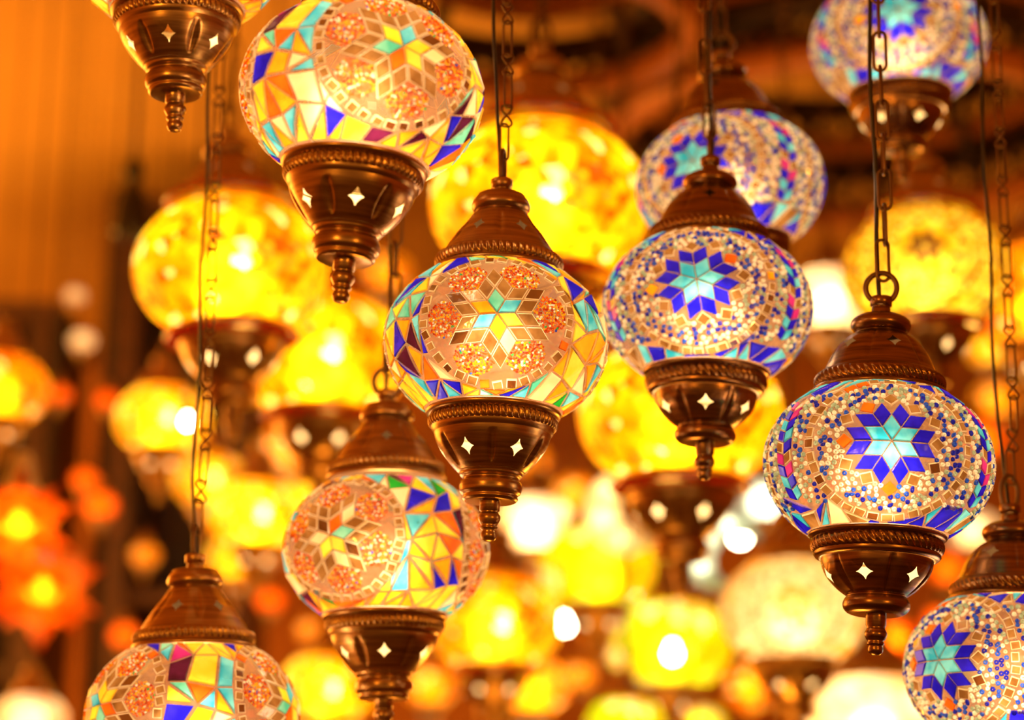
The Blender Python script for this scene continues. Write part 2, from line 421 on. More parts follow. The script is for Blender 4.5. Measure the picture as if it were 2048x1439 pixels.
def beads_mesh(name, items, mats, n=8, tubey=True):
    """items: list (dir, radius, matindex, tall, spin). half rings open towards the glass"""
    rows = 4 if n > 6 else 3
    if not items: return None
    ph = np.linspace(PI * .02, PI * .98, rows) ; th = np.linspace(0, 2*PI, n, endpoint=False)
    T = np.array([[(.62 - .38 * math.cos(p) * -1 * -1) * math.cos(t), (.62 - .38 * math.cos(p)) * math.sin(t), math.sin(p)] for p in ph for t in th])
    T[:, 0] = np.array([(.62 - .38 * math.cos(p)) * math.cos(t) for p in ph for t in th])
    quads = np.array([(j*n + i, j*n + (i+1) % n, (j+1)*n + (i+1) % n, (j+1)*n + i) for j in range(rows-1) for i in range(n)])
    nv = len(T); V = np.empty((len(items) * nv, 3)); Q = np.empty((len(items) * len(quads), 4), dtype=np.int32); Mi = np.empty(len(items) * len(quads), dtype=np.int32)
    for k, (d, r, mi, tall, spin) in enumerate(items):
        p, nr = surf_pt(d); p = np.array(p); nr = np.array(nr)
        e = np.cross((0, 0, 1), nr); e /= np.linalg.norm(e); f = np.cross(nr, e)
        e2 = e * math.cos(spin) + f * math.sin(spin); f2 = -e * math.sin(spin) + f * math.cos(spin)
        sx = r * (1.35 if tall > 1 else 1); sy = r * (.75 if tall > 1 else 1)
        V[k*nv:(k+1)*nv] = (p - nr * .8 + np.outer(T[:, 0] * sx, e2) + np.outer(T[:, 1] * sy, f2) + np.outer(T[:, 2] * r * .95, nr)) * U
        Q[k*len(quads):(k+1)*len(quads)] = quads + k * nv; Mi[k*len(quads):(k+1)*len(quads)] = mi
    me = bpy.data.meshes.new(name); me.from_pydata(V.tolist(), [], Q.tolist())
    for k in mats: me.materials.append(MATS[k])
    me.polygons.foreach_set('material_index', Mi); me.polygons.foreach_set('use_smooth', np.ones(len(me.polygons), dtype=bool)); me.update()
    return me
def pol(r, a): return (r * math.cos(a), r * math.sin(a))
ORANGE_SET = ['yellow_glass', 'amber_glass', 'orange_glass', 'lemon_glass', 'cyan_glass', 'aqua_glass', 'blue_glass', 'purple_glass', 'green_glass', 'magenta_glass', 'cream_glass', 'dark_glass', 'clear_edge', 'clear_center']
def scatter(test, r0, tries, rng, region):
    """dart throwing on a (u,v) patch"""
    grid = {}; out = []; cs = r0
    for _ in range(tries):
        u, v = rng.uniform(*region[0]), rng.uniform(*region[1])
        if not test(u, v): continue
        gi, gj = int(u // cs), int(v // cs); ok = True
        for a in (-1, 0, 1):
            for b in (-1, 0, 1):
                for (x, y) in grid.get((gi + a, gj + b), ()):
                    if (x-u)**2 + (y-v)**2 < r0*r0: ok = False; break
                if not ok: break
            if not ok: break
        if ok: grid.setdefault((gi, gj), []).append((u, v)); out.append((u, v))
    return out
def lattice_fill(mo, rng, rin, meds, choose, rows=8, cols=30, test=None):
    P, inside = {}, {}
    for j in range(rows + 1):
        for i in range(cols):
            lat = -PHM + 2 * PHM * j / rows
            if 0 < j < rows: lat += rng.uniform(-.3, .3) * 2 * PHM / rows
            lon = 2 * PI * (i + .5 * (j % 2) + rng.uniform(-.28, .28)) / cols
            d = Vector((math.cos(lat) * math.cos(lon), math.cos(lat) * math.sin(lon), math.sin(lat))); ins = -1
            for q, (l0, a0) in enumerate(meds):
                u, v = from_dir(d, l0, a0); r = math.hypot(u, v)
                if r < rin:
                    ins = q; k = rin / max(r, 1); d = to_dir(u * k, v * k, l0, a0)
            P[(i, j)] = d; inside[(i, j)] = ins
    def emit(keys):
        s = [inside[k] for k in keys]
        if all(x >= 0 for x in s) and len(set(s)) == 1: return
        ds = [P[k] for k in keys]
        c = sum(ds, Vector()).normalized()
        if any(math.hypot(*from_dir(c, l0, a0)) < rin for l0, a0 in meds): return
        if test and not test(c): return
        mat = choose(c)
        if mat: mo.tile(ds, mat, gap=rng.choice([1.4, 2.0, 2.6, 3.4]))
    for j in range(rows):
        for i in range(cols):
            k = (i + 1) % cols
            a, b, c, d = (i, j), (k, j), (k, j+1), (i, j+1)
            if rng.random() < .28: emit([a, b, c, d])
            elif rng.random() < .5: emit([a, b, c]); emit([a, c, d])
            else: emit([a, b, d]); emit([b, c, d])
def ring_squares(mo, rng, l0, a0, R_, n, w, h, choose, jig=.25):
    for i in range(n):
        a = 2 * PI * (i + rng.uniform(-.08, .08)) / n; c = pol(R_ + rng.uniform(-2, 2), a); t = a + rng.uniform(-jig, jig)
        ww, hh = w * rng.uniform(.85, 1.08), h * rng.uniform(.85, 1.08)
        q = [(c[0] + x*math.cos(t) - y*math.sin(t), c[1] + x*math.sin(t) + y*math.cos(t)) for x, y in ((-hh/2, -ww/2), (hh/2, -ww/2), (hh/2, ww/2), (-hh/2, ww/2))]
        mo.tile([to_dir(u, v, l0, a0) for u, v in q], choose(i), gap=.6)
def wchoice(rng, table):
    x = rng.random() * sum(w for _, w in table)
    for k, w in table:
        x -= w
        if x <= 0: return k
    return table[-1][0]
def rhomb_star(mo, rng, l0, a0, s, rot, star_cols, ring_col, outer=True):
    def T(pts, m, gap=1.0): mo.tile([to_dir(u, v, l0, a0) for u, v in pts], m, gap=gap)
    ad = lambda p, q: (p[0] + q[0], p[1] + q[1])
    for k in range(6):
        tip, nl, nr = rot + k*PI/3, rot + k*PI/3 - PI/6, rot + k*PI/3 + PI/6
        L, R2 = pol(s, nl), pol(s, nr); tp = ad(L, R2)
        T([(0, 0), L, tp, R2], star_cols[k % len(star_cols)])
        T([L, ad(L, L), ad(tp, L), tp], ring_col(k)); T([R2, tp, ad(tp, R2), ad(R2, R2)], ring_col(k + 6))
        if outer: T([tp, ad(tp, L), ad(ad(tp, L), R2), ad(tp, R2)], ring_col(k + 12))
def orange_design(seed, rot, star_cols, lat0=0.0):
    rng = random.Random(seed); random.seed(seed)
    mo = Mosaic(ORANGE_SET); items = []; mats = ['bead_orange', 'bead_red', 'bead_amber', 'bead_white', 'bead_green', 'bead_blue']
    meds = [(2*PI*k/3, lat0) for k in range(3)]; s = 34.0; RS = 151.0
    for q, (l0, a0) in enumerate(meds):
        rt = rot + q * .7
        rhomb_star(mo, rng, l0, a0, s, rt, star_cols, lambda k: 'clear_center' if rng.random() < .74 else ('dark_glass' if rng.random() < .8 else 'cream_glass'))
        ring_squares(mo, rng, l0, a0, RS, 33, 23, 20, lambda i: 'clear_center' if rng.random() < .8 else wchoice(rng, [('dark_glass', 4), ('orange_glass', 1), ('cyan_glass', .4)]))
        for k in range(6):
            a = rt + PI/6 + k*PI/3; cx, cy = pol(3.05 * s, a)
            def tst(u, v, cx=cx, cy=cy, a=a):
                x = (u-cx)*math.cos(a) + (v-cy)*math.sin(a); y = -(u-cx)*math.sin(a) + (v-cy)*math.cos(a)
                X = x + 3.05*s; Y = abs(y)
                if X < 2*s + .577*Y + 2.5 or math.hypot(u, v) > RS - 12: return False
                al = X*math.cos(PI/6) + Y*math.sin(PI/6); pe = abs(-X*math.sin(PI/6) + Y*math.cos(PI/6))
                if pe < .5*s*(1 - abs(al - 2.6*s)/(.866*s)) + 2.5: return False
                return (x/(1.15*s))**2 + (y/(1.2*s))**2 < 1
            for (u, v) in scatter(tst, 4.1, 3600, rng, ((cx-42, cx+42), (cy-42, cy+42))):
                r = rng.uniform(1.9, 3.0)
                items.append((to_dir(u, v, l0, a0), r, wchoice(rng, [(0, 40), (1, 14), (2, 30), (3, 12), (4, 1.5), (5, .7)]), 2 if rng.random() < .5 else 1, rng.uniform(0, PI)))
    tab = [('yellow_glass', 26), ('amber_glass', 18), ('cyan_glass', 14), ('aqua_glass', 8), ('blue_glass', 13), ('orange_glass', 8), ('purple_glass', 6), ('cream_glass', 7), ('green_glass', 2.5), ('lemon_glass', 2), ('magenta_glass', 1)]
    lattice_fill(mo, rng, RS + 13, meds, lambda c: wchoice(rng, tab), rows=6, cols=26)
    items = [it for it in items if abs(it[0].z) < math.sin(PHM)]
    return mo.mesh('mosaic_tiles'), beads_mesh('seed_beads', items, mats, 6)
def blue_design(seed, rot, palette='blue', lat0=0.0):
    rng = random.Random(seed); random.seed(seed)
    mo = Mosaic(ORANGE_SET); items = []
    if palette == 'blue': inner, outr, mats = 'cyan_glass', 'blue_glass', ['bead_white', 'bead_pale', 'bead_blue', 'bead_navy']
    elif palette == 'yellow': inner, outr, mats = 'purple_glass', 'yellow_glass', ['bead_amber', 'bead_white', 'bead_amber', 'bead_orange']
    else: inner, outr, mats = 'amber_glass', 'cream_glass', ['bead_white', 'bead_white', 'bead_amber', 'bead_white']
    meds = [(2*PI*k/3, lat0) for k in range(3)]; s = 35.0; RS = 162.0
    strips = [PI/3 + 2*PI*k/3 for k in range(3)]
    def clr(i, ringed=False):
        x = rng.random()
        if palette == 'yellow' or (palette == 'cream' and not ringed): return 'dark_glass'
        if x < .82: return 'clear_center'
        if x < .92: return 'dark_glass'
        return 'orange_glass' if x < .97 else 'amber_glass'
    for q, (l0, a0) in enumerate(meds):
        rt = rot + q * .5
        rhomb_star(mo, rng, l0, a0, s, rt, [inner], lambda k: outr, outer=False)
        sqs = []
        for k in range(12):
            a = rt + k*PI/6; R_ = 2.82*s if k % 2 == 0 else 2.55*s
            c = pol(R_, a); t = a + PI/4; w = 25; sqs.append(c)
            qd = [(c[0] + x*math.cos(t) - y*math.sin(t), c[1] + x*math.sin(t) + y*math.cos(t)) for x, y in ((-w/2, -w/2), (w/2, -w/2), (w/2, w/2), (-w/2, w/2))]
            mo.tile([to_dir(u, v, l0, a0) for u, v in qd], clr(k), gap=.8)
        ring_squares(mo, rng, l0, a0, RS, 36, 25, 20, lambda i: clr(i, True), .08)
        def tst(u, v):
            r = math.hypot(u, v)
            if r > RS - 14: return False
            if r < 2.75*s:
                a = (math.atan2(v, u) - rt) % (PI/3); a = min(a, PI/3 - a)
                if r < 2.64*s * math.cos(PI/18) / max(.3, math.cos(PI/18)) and True: return False
            return all((u-x)**2 + (v-y)**2 > 17**2 for x, y in sqs)
        for (u, v) in scatter(tst, 10.0, 16000, rng, ((-150, 150), (-150, 150))):
            r = math.hypot(u, v); wv = math.sin(r * .11 + 1.5 * math.sin(3 * math.atan2(v, u) + q))
            pb = .62 if wv > .25 else .12
            mi = (2 if rng.random() < .62 else 3) if rng.random() < pb else (0 if rng.random() < .68 else 1)
            items.append((to_dir(u, v, l0, a0), rng.uniform(4.5, 5.7), mi, 2 if rng.random() < .15 else 1, rng.uniform(0, PI)))
    def dlon(c): return min(abs((math.atan2(c.y, c.x) - x + PI) % (2*PI) - PI) for x in strips)
    tri = [(outr, 45), (inner, 38), ('clear_center', 14), ('cream_glass', 2)]
    lattice_fill(mo, rng, RS + 13, meds, lambda c: wchoice(rng, tri), rows=7, cols=24, test=lambda c: abs(c.z) > .58)
    # vertical strips of lozenges between the medallions
    for st in strips:
        n = 9
        for j in range(n):
            for sd in (-1, 1):
                la0 = -.58 + 1.16 * j / n; la1 = -.58 + 1.16 * (j + 1) / n; w = .105
                D = lambda lo, la: Vector((math.cos(la)*math.cos(lo), math.cos(la)*math.sin(lo), math.sin(la)))
                mo.tile([D(st, la0), D(st + sd*w, la0 + .05), D(st + sd*w, la1 + .05), D(st, la1)][::sd], [outr, inner, outr, 'magenta_glass' if palette == 'blue' else inner, 'clear_center'][(j + (sd > 0)) % 5], gap=1.0)
        def tst2(u, v, st=st):
            if abs(u) < 27 or abs(v) > 150: return False
            d = to_dir(u, v, st, 0)
            return abs(d.z) < .60 and all(math.hypot(*from_dir(d, l0, a0)) > RS + 15 for l0, a0 in meds)
        for (u, v) in scatter(tst2, 10.0, 9000, rng, ((-110, 110), (-150, 150))):
            mi = (2 if rng.random() < .62 else 3) if rng.random() < (.6 if abs(u) > 55 else .2) else (0 if rng.random() < .5 else 1)
            items.append((to_dir(u, v, st, 0), rng.uniform(4.5, 5.7), mi, 1, 0))
    items = [it for it in items if abs(it[0].z) < math.sin(PHM)]
    return mo.mesh('mosaic_tiles'), beads_mesh('glass_beads', items, mats, 8)

SHELL = {}
def shell(mat, neck=0):
    if (mat, neck) not in SHELL: SHELL[(mat, neck)] = globe_shell('glass_globe', mat, neck=neck)
    return SHELL[(mat, neck)]

# ------------------------------------------------------------------ lamps
def bulb_light(parent, loc, power, color, radius=.02):
    ld = bpy.data.lights.new('bulb_light', 'POINT'); ld.energy = power; ld.color = color; ld.shadow_soft_size = radius
    o = bpy.data.objects.new('bulb_light', ld); C.objects.link(o); o.parent = parent; o.location = loc
    return o
WARM = (1, .80, .50)
def frame_at(px, py, w, D, slope=None):
    """lamp frame: origin at the globe centre, hanging straight unless the photo shows it leaning"""
    depth = F * D / w; p = at(px, py, depth)
    rot = Matrix.Identity(3)
    if slope is not None:
        default = (px - W/2) / (F / math.tan(PITCH)) + ROLL
        rot = Matrix.Rotation(math.atan(slope - default), 3, -fwd)
    return p, rot
def lamp_root(name, label, cat, group, p, rot, D, spin):
    o = bpy.data.objects.new(name, None); C.objects.link(o); o.empty_display_size = .05
    v = (CAM - p); face = math.atan2(v.y, v.x)
    Mx = (rot @ Matrix.Rotation(face + spin, 3, 'Z')).to_4x4(); Mx.translation = p
    o.matrix_world = Mx @ Matrix.Scale(D / .17, 4)
    o['label'] = label; o['category'] = cat
    if group: o['group'] = group
    return o
def lamp(label, px, py, w, D=.17, slope=None, style='orange', design=None, spin=0.0, mspin=0.0, kind='bell', mat='aged_copper', ring='flat', ring_spin=0, chain='long',
         power=1.0, color=WARM, group=None, glob='grout_glass', neck=0, side=1, name='mosaic_lamp', cap_lift=0, chain_vis=True, chain_tilt=0, red=False, cup_spin=0, coff=None):
    p, rot = frame_at(px, py, w, D, slope)
    root = lamp_root(name, label, 'lamp', group, p, rot, D, 0)
    cap, cup = metal(kind, mat)
    g = obj('glass_globe', shell(glob, neck), root); g.rotation_euler.z = spin
    if design:
        t = obj('mosaic_tiles', design[0], g)
        if design[1]: obj(design[1].name.split('.')[0], design[1], g)
    c = obj('top_cap', cap[0], root, (0, 0, cap_lift*U)); c.rotation_euler.z = mspin
    obj('rope_band', cap[1], c); obj('cap_collar', cap[2], c); obj('cap_nut', cap[3], c)
    b = obj('bottom_cup', cup[0], root); b.rotation_euler.z = mspin + cup_spin
    obj('rope_band', cup[1], b); obj('cup_foot', cup[2], b); obj('finial', cup[3], b)
    if red:
        for s, z in ((1, ZR + 4), (-1, -ZR - 4)):
            v, f = sc(lathe([(128, z), (150, z + s*6), (156, z + s*16), (146, z + s*26), (122, z + s*30)], 64))
            obj('glass_collar', mesh_from('glass_collar', v, f, ['red_collar']), root)
    bulb_light(root, (0, 0, -25*U), power * (D/.17)**2 * (1.35 if glob.startswith('crackle_') and 'cream' not in glob else .95), color, .03)
    # suspension: ring, chain and cable hang straight up to the ceiling
    ztop = (ZR + 202 + cap_lift) * U
    sclD = D / .17
    Rinv = root.matrix_world.inverted()
    rr = obj('hanging_ring', RING if ring == 'round' else RING_L, root, (0, 0, ztop + (.0075 if ring == 'round' else .0095)))
    rr.rotation_euler.z = PI/2 + ring_spin
    if chain:
        up_w = Vector((chain_tilt, 0, 1)).normalized()
        base_w = root.matrix_world @ Vector((0, 0, ztop + (.016 if ring == 'round' else .019)))
        vis = 22 if chain_vis else 8
        L = (CEIL - base_w.z)
        off = coff if coff is not None else .0045
        if chain == 'big':
            pitch = [(LINK_BIG, .0165)]; 
        else: pitch = [(LINK_LONG, .0150), (LINK_EIGHT, .0095)]
        z = 0; k = 0; ov = .0022 if chain == 'big' else .0015
        rng = random.Random(int(px))
        view = (CAM - p); va = math.atan2(view.y, view.x)
        sideV = Vector((-math.sin(va), math.cos(va), 0))
        prev = 0
        while z < L - .01 and k < 60:
            me, hl = pitch[k % len(pitch)]; hl_s = hl
            zc = z + hl_s - (ov if k else .003)
            fade = min(1.0, zc / .05)
            pos = base_w + up_w * zc + sideV * (-side * off * -1 * fade)
            o = obj('chain_link', me, root)
            an = va + PI/2 + (PI/2 if (k % 2 and chain == 'big') else 0) + rng.uniform(-.25, .25) + (.35 if chain != 'big' and k % 4 == 2 else 0)
            o.matrix_world = Matrix.Translation(pos) @ Matrix.Rotation(an, 4, 'Z')
            o.matrix_parent_inverse = Matrix.Identity(4)
            o.matrix_local = Rinv @ (Matrix.Translation(pos) @ Matrix.Rotation(an, 4, 'Z'))
            z = zc + hl_s - ov; k += 1
        # cable
        pts = []; n = 40
        start = root.matrix_world @ Vector((0, 0, ztop - .004)); zz = start.z
        for i in range(n + 1):
            t = i / n; hz = (CEIL - zz) * t ** 1.5
            bow = min(1, hz / .06)
            q = start + up_w * hz + sideV * (-side * (off if chain != 'big' else .001) * bow + .0012 * math.sin(hz * 38 + px)) + Vector((0, .004 * bow, 0))
            pts.append(Rinv @ q)
        v, f = tube(pts, .0014 / sclD * (1.25 if chain == 'big' else 1), 8)
        obj('cable', mesh_from('cable', v, f, ['cable_rubber']), root)
    else:
        v, f = tube([Rinv @ (root.matrix_world @ Vector((0, 0, ztop - .004))), Rinv @ ((root.matrix_world @ Vector((0, 0, ztop))) + Vector((0, 0, CEIL - p.z - ztop * sclD)))], .0012 / sclD, 6)
        obj('cable', mesh_from('cable', v, f, ['cable_rubber']), root)
    return root

OD = [orange_design(11, .62, ['cyan_glass', 'aqua_glass', 'amber_glass', 'cyan_glass', 'amber_glass', 'yellow_glass']),
      orange_design(23, .25, ['yellow_glass', 'cyan_glass', 'lemon_glass', 'aqua_glass', 'orange_glass', 'yellow_glass'], .09),
      orange_design(37, .15, ['aqua_glass', 'orange_glass', 'dark_glass', 'cream_glass', 'lemon_glass', 'yellow_glass'])]
BD = [blue_design(5, PI/6 + .0), blue_design(8, .16)]
G1 = None
sixth = PI / 6
lamp('copper cup and lower rim of an amber mosaic lamp cut by the top left edge', 357, -105, 435, slope=0, design=OD[2], spin=1.0, mspin=.35, power=1.0)
lamp('largest amber mosaic lamp, leaning, a yellow and turquoise star near its top', 724, 188, 485, slope=-.081, design=OD[1], spin=math.radians(17), mspin=sixth + .10, power=1.25)
lamp('amber mosaic lamp in the middle of the picture, its turquoise and yellow star facing forward', 992, 686, 447, slope=-.018, design=OD[0], spin=0, mspin=.0, ring='flat', ring_spin=PI/2 - .2, chain_tilt=-.02)
lamp('amber mosaic lamp with bare pale glass under its cap and a round ring on top', 771, 1100, 411, slope=.008, design=OD[2], spin=math.radians(-31), mspin=sixth, neck=16, cap_lift=12, ring='round', chain='big', chain_vis=True, cup_spin=0)
lamp('amber mosaic lamp cut by the bottom edge at the left, coloured splinters facing forward', 385, 1434, 426, slope=.0, design=OD[1], spin=math.radians(64), mspin=.1, ring='flat', ring_spin=PI/2-.3, side=1, chain_tilt=-.006)
lamp('blue mosaic lamp directly right of the middle amber one, three bright stars in its cup', 1415, 618, 416, slope=.0, design=BD[1], spin=math.radians(-6), mspin=sixth, kind='dome', mat='dark_copper', ring='flat', ring_spin=PI/2-.2, chain='big', side=-1)
lamp('sharp blue mosaic lamp at the right with a big round ring on its cap', 1757, 930, 453, slope=.004, design=BD[0], spin=math.radians(6), mspin=sixth + .30, cup_spin=.50, kind='dome', mat='dark_copper', ring='round', chain='big')
lamp('blue mosaic lamp cut by the top edge, two glowing stars in its dark cup', 1797, 87, 346, slope=.045, design=BD[1], spin=0.0, mspin=0.0, kind='dome', mat='dark_copper', chain='big')
lamp('blurred blue mosaic lamp half hidden behind the cap of the middle right blue lamp', 1461, 372, 373, slope=.09, design=BD[0], spin=math.radians(-22), mspin=.3, kind='dome', mat='dark_copper', ring='round', chain='big')
lamp('blue mosaic lamp cut by the bottom right corner, its blue and turquoise star turned left', 2029, 1339, 434, slope=.05, design=BD[0], spin=math.radians(-41), mspin=sixth-.45, kind='dome', mat='dark_copper', ring='flat', ring_spin=.5, chain='long', side=1, coff=.006)

# background lamps -------------------------------------------------------
YD = blue_design(61, .2, 'yellow'); CDs = blue_design(71, .3, 'cream')
def bg(label, px, py, w, D, glob='crackle_yellow', **kw):
    kw.setdefault('kind', 'bell'); kw.setdefault('group', None)
    return lamp(label, px, py, w, D, glob=glob, design=kw.pop('design', None), name=kw.pop('name', 'glass_lamp'), chain=kw.pop('chain', 'big'), chain_vis=False, **kw)
bg('large yellow crackled glass lamp with red glass collar behind the leftmost hanging chain', 462, 540, 388, .22, red=True, slope=.03, power=1.1)
bg('yellow crackled glass lamp directly below the cup of the largest amber mosaic lamp', 645, 715, 345, .23, red=True, power=1.2)
bg('very large yellow crackled lamp behind the chain of the central amber mosaic lamp', 1080, 410, 440, .25, red=True, power=1.2)
bg('yellow crackled glass lamp behind the cup of the middle right blue mosaic lamp', 1360, 830, 408, .24, red=True, power=1.2)
bg('yellow mosaic lamp with a dark star, behind the sharp right blue lamp and its ring', 1852, 540, 330, .19, design=YD, glob='frosted_yellow', spin=0.0, power=1.2, red=True)
bg('orange crackled glass lamp cut by the right edge behind the long dark cable', 2085, 600, 300, .2, glob='crackle_amber', power=.9)
bg('small round cream glass lamp between the two sharp blue mosaic lamps', 1655, 603, 178, .15, glob='crackle_cream', power=1.3)
bg('yellow crackled lamp right of the cup under the lowest middle amber mosaic lamp', 990, 1245, 268, .2, power=1.0, red=True)
bg('yellow crackled lamp at the bottom edge between the two lowest amber mosaic lamps', 655, 1375, 190, .16, power=1.3)
bg('small amber lamp at the bottom edge right of the middle', 1065, 1372, 150, .13, glob='crackle_amber', power=1.5)
bg('plain orange yellow globe lamp cut by the left edge', 0, 778, 195, .16, chain=None, glob='crackle_amber', power=1.0)
bg('round yellow lamp just left of the leftmost long chain', 325, 840, 188, .16, chain=None, power=1.3)
bg('lime green and yellow lamp low in the right centre with a dark cap', 1338, 1290, 250, .22, glob='crackle_lime', power=1.1)
bg('lime lamp cut by the bottom edge below the larger lime lamp', 1250, 1450, 160, .12, glob='crackle_lime', power=1.0)
bg('small lime lamp cut by the bottom edge right of the larger lime lamp', 1400, 1450, 100, .14, glob='crackle_lime', power=1.0)
bg('cream mosaic lamp with a pale star, left of the cup of the sharp blue lamp', 1588, 1222, 296, .2, design=CDs, glob='frosted_cream', spin=0, power=1.15)
bg('cream crackled lamp cut by the bottom edge under the finial of the right blue lamp', 1745, 1455, 300, .23, glob='crackle_cream', power=1.4)
bg('lime and yellow lamp beneath the cream crescent', 1195, 1135, 230, .19, glob='crackle_lime', power=.95)
bg('pale yellow glowing lamp right of the finial of the central amber mosaic lamp', 1070, 1050, 160, .138, glob='crackle_cream', power=1.8)
bg('bright yellow lamp between the leftmost long chain and the lowest middle amber mosaic lamp', 515, 1030, 190, .17, power=1.8)
bg('pale blue glass lamp left of the sharp right blue lamp', 1530, 1000, 100, .13, glob='frosted_blue', power=1.3)
bg('orange lamp peeping out behind the finial of the largest amber lamp', 770, 545, 110, .12, glob='crackle_amber', power=.6)
bg('small orange lamp left of the cap of the bottom right blue lamp', 1893, 1135, 84, .12, glob='star_orange', power=.6)
bg('small glowing peach lamp right of the cup of the right blue lamp', 1945, 1060, 100, .13, glob='crackle_cream', power=.8)
bg('small amber lamp at the right edge above the bottom right blue lamp', 1990, 800, 90, .12, glob='crackle_amber', power=.8)
bg('pale amber lamp cut by the bottom left corner', 60, 1440, 150, .12, chain=None, glob='crackle_cream', power=.7)

# moravian stars, crescents, bare bulbs ----------------------------------
def star_lamp(label, px, py, w, D, mat, power):
    p, rot = frame_at(px, py, w, D, None)
    root = lamp_root('star_lamp', label, 'lamp', None, p, rot, .17, 0)
    g = (1 + 5 ** .5) / 2
    ico = [Vector(v).normalized() for v in [(-1,g,0),(1,g,0),(-1,-g,0),(1,-g,0),(0,-1,g),(0,1,g),(0,-1,-g),(0,1,-g),(g,0,-1),(g,0,1),(-g,0,-1),(-g,0,1)]]
    fc = [(0,11,5),(0,5,1),(0,1,7),(0,7,10),(0,10,11),(1,5,9),(5,11,4),(11,10,2),(10,7,6),(7,1,8),(3,9,4),(3,4,2),(3,2,6),(3,6,8),(3,8,9),(4,9,5),(2,4,11),(6,2,10),(8,6,7),(9,8,1)]
    r = D / 2; V = [v * r * .55 for v in ico]; Fs = []
    for a, b, c in fc:
        t = (ico[a] + ico[b] + ico[c]).normalized() * r; k = len(V); V.append(t); Fs += [(a, b, k), (b, c, k), (c, a, k)]
    obj('glass_star', mesh_from('glass_star', V, Fs, [mat], smooth=False), root)
    v, f = lathe([(.001, r*.9 + .03), (.012, r*.9 + .03), (.02, r*.8), (.03, r*.55)], 24); obj('metal_cap', mesh_from('metal_cap', v, f, ['dark_copper']), root)
    up_l = root.matrix_world.to_3x3().inverted() @ Vector((0, 0, 1))
    v, f = tube([Vector((0, 0, r*.9+.02)) , Vector((0, 0, r*.9+.02)) + up_l * (CEIL - p.z - r*.9-.02)], .0013, 6); obj('cable', mesh_from('cable', v, f, ['cable_rubber']), root)
    bulb_light(root, (0, 0, 0), power, WARM, .02)
star_lamp('upper of the two orange glass star lamps at the left edge', 38, 1048, 235, .17, 'star_orange', .9)
star_lamp('lower of the two orange glass star lamps at the left edge', 85, 1178, 250, .23, 'star_orange', 1.1)
star_lamp('small orange star lamp below the cup of the right blue mosaic lamp', 1792, 1275, 105, .12, 'star_orange', .5)
star_lamp('small amber star lamp between the lime lamp and the cream star lamp at the bottom', 1500, 1375, 140, .15, 'crackle_amber', .9)
def crescent(label, px, py, hpx, D, mat, angle, power):
    p, rot = frame_at(px, py, hpx, D, None)
    root = lamp_root('crescent_lamp', label, 'lamp', None, p, rot, .17, 0)
    r = D / 2; n = 28; V, Fs = [], []
    ring = 12
    for i in range(n + 1):
        t = -1 + 2 * i / n; a = t * 2.15; wd = r * .36 * math.cos(t * PI / 2) ** .8 + r * .02
        R0 = r * .72; cx, cz = math.cos(a) * R0, math.sin(a) * R0
        for k in range(ring):
            q = 2 * PI * k / ring; dr = math.cos(q) * wd; dy = math.sin(q) * wd * .45
            V.append((dy, (cx + math.cos(a) * dr), (cz + math.sin(a) * dr)))
    for i in range(n):
        for k in range(ring):
            l = (k + 1) % ring; Fs.append((i*ring + k, i*ring + l, (i+1)*ring + l, (i+1)*ring + k))
    Fs += [tuple(range(ring)), tuple(range(n*ring, (n+1)*ring))[::-1]]
    o = obj('glass_crescent', mesh_from('glass_crescent', V, Fs, [mat]), root); o.rotation_euler.x = angle
    mid = Vector((0, r * .72 * math.cos(angle), r * .72 * math.sin(angle)))
    top = Vector((0, 0, max(v[1] * math.sin(angle) + v[2] * math.cos(angle) for v in V)))
    ti = max(V, key=lambda v: v[1] * math.sin(angle) + v[2] * math.cos(angle))
    tp = Vector((ti[0], ti[1] * math.cos(angle) - ti[2] * math.sin(angle), ti[1] * math.sin(angle) + ti[2] * math.cos(angle)))
    v, f = tube([tp, tp + Vector((0, 0, CEIL - p.z - tp.z))], .002, 6); obj('cable', mesh_from('cable', v, f, ['cable_rubber']), root)
    bulb_light(root, mid, power, WARM, .02)
    for s in (-1, 1):
        a2 = angle + s * .9; bulb_light(root, Vector((0, r*.72*math.cos(a2), r*.72*math.sin(a2))), power * .5, WARM, .015)
crescent('cream glass crescent moon lamp right of centre, opening to the right', 1268, 1018, 178, .142, 'frosted_cream', PI + .3, .17)
crescent('pale blue glass crescent moon lamp left of the sharp blue lamp', 1462, 1110, 175, .135, 'frosted_blue', PI - .55, .13)
def bare_bulb(label, px, py, depth, r=.011):
    p = at(px, py, depth); root = bpy.data.objects.new('light_bulb', None); C.objects.link(root); root.location = p
    root['label'] = label; root['category'] = 'light bulb'; root['group'] = 'bare bulbs glowing among the far lamps'
    v, f = lathe(catmull([(.0005, -r), (r*.6, -r*.82), (r, 0), (r*.8, r*.65), (r*.45, r*1.3), (r*.42, r*1.7)], 3), 20); obj('glass_bulb', mesh_from('glass_bulb', v, f, ['bulb_glow']), root)
    v, f = lathe([(r*.42, r*1.7), (r*.5, r*1.75), (r*.5, r*2.8), (r*.1, r*3)], 16); obj('lamp_socket', mesh_from('lamp_socket', v, f, ['dark_copper']), root)
    v, f = tube([(0, 0, r*2.9), (0, 0, CEIL - p.z)], .002, 6); obj('cable', mesh_from('cable', v, f, ['cable_rubber']), root)
bare_bulb('bare glowing bulb over the pale blue crescent', 1480, 1070, 4.3, .016)
bare_bulb('bare glowing bulb in front of the upper lime lamp', 1190, 1138, 4.2)
bare_bulb('bare glowing bulb low in the larger lime lamp', 1345, 1308, 3.7)
bare_bulb('bare glowing bulb at the right rim of the low yellow crackled lamp', 1130, 1250, 4.4)
bare_bulb('bare glowing bulb at the bottom over the small amber lamp', 1030, 1378, 4.0)
